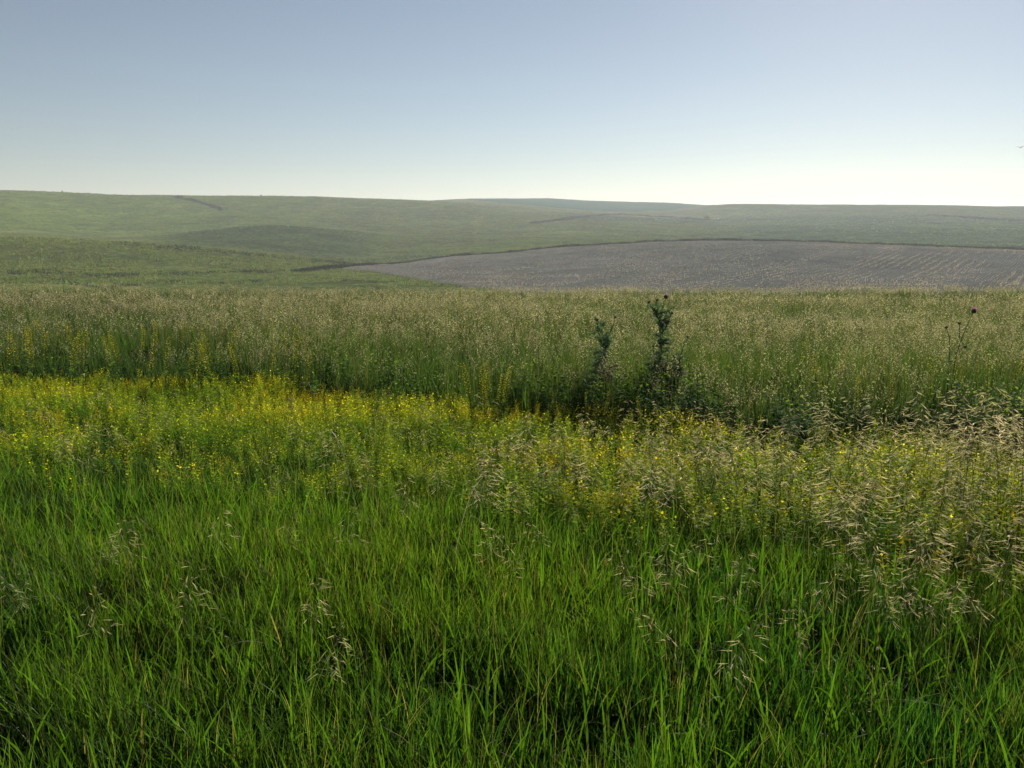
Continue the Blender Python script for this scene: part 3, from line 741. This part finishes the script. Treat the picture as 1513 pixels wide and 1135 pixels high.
# ---- thistles
def thistle_leaf(seed, L=0.13, W=0.045):
    r = np.random.default_rng(seed); n = 7; V = []; F = []
    t = np.linspace(0, 1, n)
    mid = np.stack([L * t, 0 * t, 0.35 * L * np.sin(t * 2.2) * (1 - 0.5 * t)], -1)
    for i in range(n):
        V.append(mid[i])
        wd = W * math.sin(math.pi * min(1, t[i] * 0.9 + 0.08)) * (1.0 if i % 2 else 0.35)
        for s in (-1, 1): V.append(mid[i] + np.array([0.18 * L * (i % 2), s * wd, 0.25 * wd + r.normal(0, .003)]))
    for i in range(n - 1):
        a, b = 3 * i, 3 * i + 3
        F += [(a, b, b + 1), (a, b + 1, a + 1), (a, a + 2, b + 2), (a, b + 2, b)]
    c = np.array((0.11, 0.175, 0.085)) * np.random.default_rng(seed).uniform(0.8, 1.2)
    return np.array(V), np.array(F), np.tile(c, (len(V), 1))
TL = [mesh_from('leaf', *thistle_leaf(400 + i, 0.10 + 0.02 * i, 0.03 + 0.006 * i), M_thistle) for i in range(4)]

def head_meshes(seed, open_=True, R=0.017):
    r = np.random.default_rng(seed); cup = Acc(); pet = Acc()
    # cup: small lathe
    prof = [(0, -0.4), (0.75, -0.1), (1.0, 0.5), (0.9, 1.1), (0.6, 1.35)]; n = 10; V = []; F = []
    for rr, z in prof:
        for k in range(n): V.append((R * rr * math.cos(6.283 * k / n), R * rr * math.sin(6.283 * k / n), R * z))
    for i in range(len(prof) - 1):
        for k in range(n):
            a, b = i * n + k, i * n + (k + 1) % n; F += [(a, b, b + n), (a, b + n, a + n)]
    cup.add(V, F, (0.045, 0.060, 0.035))
    for i in range(36):   # spiny bracts
        a = r.uniform(0, 6.28); z = r.uniform(-0.1, 1.1); p = np.array([math.cos(a), math.sin(a), 0]) * R * 0.95 + np.array([0, 0, R * z])
        d = np.array([math.cos(a), math.sin(a), r.uniform(-0.5, 0.5)]); s = np.array([-math.sin(a), math.cos(a), 0]) * R * 0.14
        cup.add([p - s, p + s, p + d * R * 0.7], [(0, 1, 2)], (0.06, 0.075, 0.04))
    npet = 90 if open_ else 26
    for i in range(npet):
        a = r.uniform(0, 6.28); sp = r.uniform(0, 1) * (1.0 if open_ else 0.35)
        p = np.array([math.cos(a), math.sin(a), 0]) * R * 0.5 * sp + np.array([0, 0, R * 1.2])
        d = np.array([math.cos(a) * sp, math.sin(a) * sp, 1.0 - 0.35 * sp]); L = R * (1.3 if open_ else 0.7) * r.uniform(0.7, 1.1)
        s = np.array([-math.sin(a), math.cos(a), 0]) * R * 0.09
        pet.add([p - s, p + s, p + d * L + s * .6, p + d * L - s * .6], [(0, 1, 2), (0, 2, 3)], np.array((0.55, 0.24, 0.42)) * r.uniform(0.7, 1.3))
    return mesh_from('cup', *cup.get(), M_thistle, True), mesh_from('petals', *pet.get(), M_petal)
HO = head_meshes(1, True, 0.022); HB = head_meshes(2, False, 0.014)

def thistle(px, top, base_row, Y, label, stems, nleaf, seed, leafscale=1.0, cat='thistle'):
    """stems: list of pixel polylines (root to tip), open flag for the head at the tip"""
    r = np.random.default_rng(seed)
    bx, by, _ = world_at(px, base_row, Y); bz = float(ground_z(bx, by))
    root = empty('thistle', (bx, by, bz), 0, label, cat)
    for pl, op in stems:
        P = np.array([np.array(world_at(a, b, Y)) - (bx, by, bz) for a, b in pl])
        P[:, 1] += np.linspace(0, r.normal(0, .07), len(P))
        if len(pl) > 3 or pl[0][1] > 520: P[0, 2] = min(P[0, 2], -0.02)
        dd = np.concatenate([[0], np.cumsum(np.linalg.norm(np.diff(P, axis=0), axis=1))]); q = np.linspace(0, dd[-1], 12)
        Q = np.stack([np.interp(q, dd, P[:, k]) for k in range(3)], -1); Q[1:-1] = (Q[:-2] + Q[1:-1] * 2 + Q[2:]) / 4
        V, F = tube(Q, 0.006 if pl[0][1] > 520 else 0.0038, 0.0028, 6)
        cc = np.tile((0.055, 0.080, 0.045), (len(V), 1)); obj('stem', mesh_from('stem', V, F, cc, M_thistle, True), root)
        # leaves along it
        k = int(nleaf * dd[-1] / 0.3 * 1.7)
        for i in range(k):
            u = r.uniform(0.02, 0.93); p = np.array([np.interp(u * dd[-1], q, Q[:, c]) for c in range(3)])
            o = obj('leaf', TL[int(r.integers(0, 4))], root); o.location = p; s = leafscale * r.uniform(0.55, 1.25) * (0.7 if u > 0.72 else 1.1) * (1.25 - 0.95 * u if pl[0][1] > 520 else 0.6)
            o.scale = (s,) * 3; o.rotation_euler = (r.normal(0, .3), r.uniform(-0.9, 0.3), r.uniform(0, 6.28))
        d = Q[-1] - Q[-3]; d = Vector(d).normalized(); h = obj('flower_head', None if op is None else (HO if op else HB)[0], root) if op is not None else None
        if h:
            h.location = Q[-1]; h.rotation_euler = d.to_track_quat('Z', 'Y').to_euler()
            obj('petals', (HO if op else HB)[1], h)
    return root
thistle(975, 437, 600, 8.3, 'tallest dark thistle with a pink flower at its top', [
    ([(978, 600), (978, 550), (976, 500), (975, 468), (980, 450), (984, 441)], True),
    ([(975, 490), (974, 465), (974, 446)], False), ([(976, 478), (968, 462), (957, 446)], False),
    ([(976, 495), (986, 478), (990, 462)], False), ([(977, 470), (981, 458), (989, 450), (996, 452)], None),
    ([(978, 560), (962, 530), (948, 522)], None), ([(978, 565), (992, 535), (1003, 520)], None),
    ([(978, 530), (966, 505), (956, 500)], None), ([(978, 530), (990, 508), (998, 505)], None)], 15, 1, 1.15)
thistle(893, 468, 600, 8.3, 'forked dark thistle with two closed buds standing left of the tallest', [
    ([(893, 600), (893, 540), (893, 512), (903, 492), (909, 470)], False), ([(893, 520), (886, 498), (883, 474)], False),
    ([(893, 545), (880, 520), (876, 514)], None), ([(893, 555), (905, 535), (908, 530)], None)], 24, 2, 1.3)
thistle(1006, 500, 600, 8.2, 'small dark thistle shoot leaning right beside the tallest thistle', [
    ([(1003, 600), (1005, 550), (1010, 520), (1020, 502)], False), ([(1006, 545), (998, 530), (994, 524)], None)], 16, 3, 1.2)
thistle(1408, 458, 590, 7.4, 'slender leaning thistle with a round purple head at right', [
    ([(1406, 600), (1408, 540), (1414, 512), (1424, 484), (1434, 461)], True), ([(1418, 500), (1420, 490), (1421, 480)], False),
    ([(1409, 530), (1411, 500), (1411, 488)], False), ([(1415, 512), (1421, 511), (1424, 512)], False)], 3, 4, 0.6)

# ---- yellow flower spikes
def spike_geo(seed, H=0.6, n=90):
    r = np.random.default_rng(seed); st = Acc(); fl = Acc()
    t = np.linspace(0, 1, 6); pts = np.stack([0.05 * t ** 2, 0 * t, H * t], -1); V, F = tube(pts, 0.003, 0.0015, 4); st.add(V, F, (0.08, 0.12, 0.04))
    for i in range(n):
        u = 0.5 + 0.5 * (i / n) ** 0.8; p = np.array([0.05 * u ** 2, 0, H * u]); a = i * 2.4; L = r.uniform(0.006, 0.012); e = r.uniform(0, 0.8)
        d = np.array([math.cos(a) * math.cos(e), math.sin(a) * math.cos(e), math.sin(e)]); s = np.array([-math.sin(a), math.cos(a), 0]) * L * .5
        p = p + d * 0.012 * r.uniform(0.4, 1.4) * (1.15 - u * .6)
        fl.add([p, p + d * L * .6 + s, p + d * L, p + d * L * .6 - s], [(0, 1, 2), (0, 2, 3)], np.array((0.52, 0.50, 0.035)) * r.uniform(0.7, 1.2))
    lf = []
    for i in range(8):
        u = 0.1 + 0.055 * i; p = np.array([0.05 * u ** 2, 0, H * u]); a = i * 2.4
        lf.append(blades(p[None], np.array([0.07]), 0.014, np.array([a]), np.array([0.9]), np.array([a + 1.57]), (0.06, 0.11, 0.03), (0.07, 0.12, 0.03), S=3))
    la = Acc(); [la.add(*l) for l in lf]
    return st.get(), fl.get(), la.get()
SP = []
for i in range(3):
    a, b, c = spike_geo(500 + i, 0.6, 80 + 12 * i)
    SP.append((mesh_from('stem', *a, M_grass), mesh_from('blossoms', *b, M_yellow), mesh_from('leaves', *c, M_grass)))
def spike(px, row, Y, label, group=None, fat=1.0):
    x, y, z = world_at(px, row, Y); g = float(ground_z(x, y)); h = max(0.25, z - g); s = h / 0.6
    o = empty('yellow_flower_spike', (x, y, g), float(rng.uniform(0, 6.28)), label, 'wildflower', group)
    m = SP[int(rng.integers(0, 3))]; o.scale = (s * fat, s * fat, s)
    for nm, me in zip(('stem', 'blossoms', 'foliage'), m): obj(nm, me, o)
G = 'yellow flower spikes against the tall grass'
spike(697, 536, 7.3, 'leftmost tall yellow flower spike against the dark grass wall', G, 2.0)
spike(711, 537, 7.3, 'upright yellow spike second from the left of the tall group', G, 1.8)
spike(716, 553, 7.1, 'shorter yellow spike leaning right in the tall group', G, 1.8)
spike(726, 530, 7.4, 'tallest yellow spike in the central group', G, 1.5)
spike(737, 551, 7.2, 'bright yellow forked spike right in the central group', G, 2.2)
spike(742, 543, 7.2, 'rightmost yellow spike of the central group', G, 1.6)
spike(893, 575, 7.0, 'thick golden spike at the foot of the forked thistle', None, 1.6)
spike(910, 572, 7.0, 'pale golden spike just right of the thick golden spike', None, 1.3)
spike(950, 588, 6.8, 'orange yellow spike in front of the tallest thistle', None, 1.5)
spike(868, 582, 7.0, 'small golden spike left of the thick golden spike', None, 1.2)
spike(818, 580, 7.0, 'dull golden spike at the back edge of the yellow weeds', None, 1.2)
G2 = 'yellow flowers inside the tall grass at left'
for _ in range(46):
    px = rng.uniform(-20, 480); Y = rng.uniform(8.5, 13); x = Y * math.tan(az_of_col(px, 470)); g = float(ground_z(x, Y)); h = float(rng.uniform(0.68, 0.88))
    o = empty('yellow_flower_spike', (x, Y, g), float(rng.uniform(0, 6.28)), 'yellow flower stem showing through the tall grass at left', 'wildflower', G2)
    m = SP[int(rng.integers(0, 3))]; o.scale = (h / .6 * 1.6, h / .6 * 1.6, h / 0.6)
    for nm, me in zip(('stem', 'blossoms', 'foliage'), m): obj(nm, me, o)
G3 = 'yellow flowers inside the tall grass at right'
for _ in range(26):
    px = rng.uniform(1180, 1530); Y = rng.uniform(6.6, 9.5); x = Y * math.tan(az_of_col(px, 520)); g = float(ground_z(x, Y)); h = float(rng.uniform(0.62, 0.82))
    o = empty('yellow_flower_spike', (x, Y, g), float(rng.uniform(0, 6.28)), 'yellow flower stem standing in the tall grass at right', 'wildflower', G3)
    m = SP[int(rng.integers(0, 3))]; o.scale = (h / .6 * 1.3, h / .6 * 1.3, h / 0.6)
    for nm, me in zip(('stem', 'blossoms', 'foliage'), m): obj(nm, me, o)

# ---- single dry blades and little white flower heads
def dry_blade(px, row, Y, L, lean, az, label, w=0.007, c=(0.42, 0.38, 0.27)):
    x, y, z = world_at(px, row, Y)
    h = z - float(ground_z(x, y)); x0 = x - math.cos(az) * lean * 0.4; y0 = y - math.sin(az) * lean * 0.4
    t = np.linspace(0, 1, 12); g = float(ground_z(x0, y0))
    P = np.stack([math.cos(az) * lean * t ** 1.3, math.sin(az) * lean * t ** 1.3, h * 1.08 * np.sin(t * 2.2) / 0.9 * 0.92], -1)
    s = np.array([-math.sin(az), math.cos(az), 0.25]) * w * 0.5; pr = (1 - t ** 3)[:, None]
    V = np.empty((24, 3)); V[0::2] = P - s * pr; V[1::2] = P + s * pr
    F = [];  [F.extend([(2*k, 2*k+1, 2*k+3), (2*k, 2*k+3, 2*k+2)]) for k in range(11)]
    obj('dry_blade', mesh_from('dry_blade', V, np.array(F), np.tile(c, (24, 1)), M_straw), label=label, cat='dry grass blade', loc=(x0, y0, g))
dry_blade(98, 1108, 2.15, 0, 0.16, 0.2, 'white curled dry blade at the bottom left corner', 0.008, (0.55, 0.52, 0.42))
dry_blade(335, 955, 2.6, 0, 0.30, 0.1, 'bright straw blade lying across green grass at lower left')
dry_blade(395, 1078, 2.25, 0, 0.12, 0.6, 'short pale blade near the bottom left of centre')
dry_blade(700, 720, 3.6, 0, 0.30, 0.3, 'thin pale arching blade near the picture centre', 0.004)
dry_blade(1340, 1030, 2.35, 0, 0.5, -0.5, 'long pale curved blade arching down at lower right', 0.006)
dry_blade(1120, 1105, 2.2, 0, 0.3, -0.6, 'pale dry blade at the bottom edge right of centre', 0.006)
dry_blade(500, 650, 4.6, 0, 0.3, 2.7, 'pale bent blade among the yellow weeds left of centre', 0.006)
dry_blade(75, 1065, 2.25, 0, 0.35, 2.9, 'grey dry blade bent left near the lower left corner', 0.006)

def bud(seed, R=0.0058):
    r = np.random.default_rng(seed); a = Acc(); st = Acc(); n = 8
    V = []; F = []
    pf = [(0.25, 0), (0.8, 0.7), (0.85, 1.5), (0.35, 2.2), (0.02, 2.4)]
    for rr, z in pf:
        for k in range(n): V.append((R * rr * math.cos(6.283 * k / n) * r.uniform(0.85, 1.1), R * rr * math.sin(6.283 * k / n), R * z))
    for i in range(len(pf) - 1):
        for k in range(n):
            p, q = i * n + k, i * n + (k + 1) % n; F += [(p, q, q + n), (p, q + n, p + n)]
    a.add(V, F, (0.68, 0.66, 0.55))
    V, F = tube([(0, 0, 0), (0.004, 0, -0.15), (0, 0, -0.38)], 0.0008, 0.0012, 4); st.add(V, F, (0.08, 0.13, 0.04))
    return mesh_from('blossom', *a.get(), M_petal, True), mesh_from('stem', *st.get(), M_grass)
BU = bud(1)
for px, row, Y, lb in [(840, 985, 2.5, 'white flower head low in the grass right of the bottom centre'), (928, 818, 3.0, 'white flower head left of the golden brome tangle'),
                       (1240, 582, 6.6, 'white flower speck high on the dark tall grass at right'), (1010, 612, 5.6, 'white flower speck at the back of the yellow band'),
                       (1296, 960, 2.5, 'white flower head in the dark grass at lower right'), (1077, 852, 2.9, 'white flower beside the small bright brome head'),
                       (835, 745, 3.6, 'white flower head on a dark stem right of the centre'), (1029, 780, 3.3, 'white flower above the grass at right of centre'),
                       (560, 548, 8.3, 'white speck of a flower in front of the grass wall left of centre'), (1508, 770, 3.3, 'white flower head at the right picture edge')]:
    x, y, z = world_at(px, row, Y); o = empty('white_flower', (x, y, z), 0, lb, 'wildflower')
    o.rotation_euler = (0.3 * math.sin(px), 0.3 * math.cos(px), 0); obj('blossom', BU[0], o); obj('stem', BU[1], o)

# ------------------------------------------------------------------ far small things
def plain(name, c, rough=0.5):
    m = bpy.data.materials.new(name); m.use_nodes = True; t = m.node_tree; b = t.nodes['Principled BSDF']
    no = t.nodes.new('ShaderNodeTexNoise'); no.inputs['Scale'].default_value = 3
    mi = t.nodes.new('ShaderNodeMix'); mi.data_type = 'RGBA'; mi.inputs['A'].default_value = (*[v * 0.85 for v in c], 1); mi.inputs['B'].default_value = (*c, 1)
    t.links.new(no.outputs['Fac'], mi.inputs['Factor']); t.links.new(mi.outputs['Result'], b.inputs['Base Color']); b.inputs['Roughness'].default_value = rough
    return m
M_white = plain('white_paint', (0.8, 0.8, 0.78)); M_dark = plain('dark_glass', (0.02, 0.025, 0.03), 0.2); M_rub = plain('rubber', (0.02, 0.02, 0.02), 0.8)
M_bird = plain('dark_feathers', (0.03, 0.03, 0.03), 0.8)

def loft(secs):
    """boxlike loft through rectangular sections (x, halfwidth, z0, z1)"""
    V = []; F = []
    for x, hw, z0, z1 in secs: V += [(x, -hw, z0), (x, hw, z0), (x, hw, z1), (x, -hw, z1)]
    for i in range(len(secs) - 1):
        for k in range(4):
            a, b = i * 4 + k, i * 4 + (k + 1) % 4; F.append((a, b, b + 4, a + 4))
    F.append((3, 2, 1, 0)); e = 4 * (len(secs) - 1); F.append((e, e + 1, e + 2, e + 3))
    return np.array(V), np.array(F)
def car(px, row, R, rz, label):
    a = float(az_of_col(px, row)); x, y = R * math.sin(a), R * math.cos(a)
    o = empty('parked_car', (x, y, float(ground_z(x, y))), rz, label, 'car', 'white vehicles on the far slope')
    V, F = loft([(-2.1, 0.8, 0.45, 0.9), (-1.9, .9, .3, 1.0), (1.1, .9, .3, 1.0), (1.9, .85, .3, .9), (2.15, .75, .4, .7)]); obj('body', mesh_from('body', V, F, None, M_white), o)
    V, F = loft([(-1.85, .7, 1.0, 1.02), (-1.5, .72, 1.0, 1.48), (0.2, .72, 1.0, 1.5), (1.0, .7, 1.0, 1.02)]); c = obj('cabin', mesh_from('cabin', V, F, None, M_white), o)
    for sx in (-1, 1):
        V, F = loft([(-1.3, .012, 1.06, 1.36), (0.2, .012, 1.06, 1.38)]); w = obj('window', mesh_from('window', V, F, None, M_dark), c); w.location = (0, sx * 0.73, 0)
        for wx in (-1.35, 1.3):
            th = np.linspace(0, 6.283, 14, endpoint=False); V = []; 
            for yy in (-.1, .1): V += [(0.33 * math.cos(q), yy, 0.33 * math.sin(q)) for q in th]
            F = [(k, (k + 1) % 14, 14 + (k + 1) % 14, 14 + k) for k in range(14)]
            tri = np.array([(p[0], p[1], p[2]) for p in F] + [(p[0], p[2], p[3]) for p in F] + [(0, k + 1, k) for k in range(1, 13)] + [(14, 14 + k, 15 + k) for k in range(1, 13)])
            w = obj('wheel', mesh_from('wheel', V, tri, None, M_rub), o); w.location = (wx, sx * 0.85, 0.33)
car(1056.5, 327, 880, 0.9, 'left one of two tiny white vehicles at the hedge end on the far slope')
car(1061, 327, 885, 1.3, 'right one of two tiny white vehicles at the hedge end on the far slope')

def bush(px, row, s, label, R=None, h=1.0):
    a, Rf = find_R(px, row); Rf = R or Rf
    x, y = Rf * math.sin(a), Rf * math.cos(a); g = float(ground_z(x, y)); n = 420
    r = rng.normal(0, 1, (n, 3)); r /= np.linalg.norm(r, axis=1)[:, None]; P = r * rng.uniform(0.45, 1, (n, 1)) ** 0.5 * np.array((1, 1, 0.75 * h)) * s * (1 + 0.25 * fbm(r[:, :1] * 2, r[:, 1:2] * 2, 7, 2)) + np.array((0, 0, 0.7 * s * h))
    d = rng.normal(0, 1, (n, 3)) * 0.16 * s; e = rng.normal(0, 1, (n, 3)) * 0.16 * s
    V = np.stack([P, P + d, P + e], 1).reshape(-1, 3); F = np.arange(3 * n).reshape(-1, 3)
    o = empty('bush', (x, y, g), 0, label, 'bush')
    c = np.repeat(np.array((0.028, 0.042, 0.022)) * rng.uniform(0.6, 1.4, (n, 1)), 3, axis=0)
    obj('crown', mesh_from('crown', V, F, c, M_tuft), o)
    V, F = tube([(0, 0, -0.3), (0.05 * s, 0, 0.4 * s), (0, 0, 0.9 * s)], 0.09 * s, 0.04 * s, 6); obj('trunk', mesh_from('trunk', V, F, np.tile((0.06, 0.045, 0.03), (len(V), 1)), M_tuft), o)
bush(1044, 325.5, 2.6, 'dark bush at the right end of the far hedge line', 880)
bush(92, 283.0, 0.8, 'tiny bush on the skyline near the left edge', 890, 1.6)
bush(386, 290.2, 1.0, 'small low bush on the skyline of the left hill', 893)
bush(1054, 302, 2.0, 'low bump of a bush on the skyline right of centre', 1140, 0.7)

def bird():
    x, y, z = world_at(1508, 218, 45.0); o = empty('bird', (x, y, z), 0.7, 'tiny dark bird flying near the right picture edge', 'bird')
    V, F = spindle(np.array((-0.11, 0, 0)), (1, 0, 0.05), 0.24, 0.075, 8, 0.5); obj('body', mesh_from('body', V, F, None, M_bird, True), o)
    for s in (-1, 1):
        V = np.array([(0.05, s * .02, .01), (-0.05, s * .02, .01), (-0.06, s * .13, .06), (0.04, s * .14, .065), (-0.07, s * .24, .03)]); V2 = V - (0, 0, .006)
        Vv = np.concatenate([V, V2]); F = [(0, 1, 2), (0, 2, 3), (3, 2, 4), (5, 7, 6), (5, 8, 7), (8, 9, 7), (0, 3, 8), (0, 8, 5), (1, 6, 7), (1, 7, 2), (3, 4, 9), (3, 9, 8)]
        obj('wing', mesh_from('wing', Vv, np.array(F), None, M_bird), o)
    V = np.array([(-0.1, 0, 0), (-0.19, .035, 0), (-0.19, -.035, 0), (-0.1, 0, -.01)]); obj('tail', mesh_from('tail', V, np.array([(0, 1, 2), (3, 2, 1)]), None, M_bird), o)
bird()

# ------------------------------------------------------------------ haze
def haze(density):
    zmin = float(_zt.min()) + EYE - 3; s = 3150; z0, z1 = zmin - 1, 66
    V = np.array([(x, y, z) for z in (z0, z1) for y in (-s, s) for x in (-s, s)], float)
    F = np.array([(0, 2, 3, 1), (4, 5, 7, 6), (0, 1, 5, 4), (1, 3, 7, 5), (3, 2, 6, 7), (2, 0, 4, 6)])
    m = bpy.data.materials.new('haze_air'); m.use_nodes = True; t = m.node_tree; t.nodes.clear()
    pv = t.nodes.new('ShaderNodeVolumePrincipled'); pv.inputs['Color'].default_value = (0.88, 0.94, 1.0, 1); pv.inputs['Density'].default_value = density
    pv.inputs['Anisotropy'].default_value = 0.25
    out = t.nodes.new('ShaderNodeOutputMaterial'); t.links.new(pv.outputs[0], out.inputs['Volume'])
    obj('haze', mesh_from('haze', V, F, None, m), kind='stuff', label='pale morning haze over the whole landscape')
haze(0.0003)
print('TRIS', sum(len(me.polygons) for me in bpy.data.meshes))
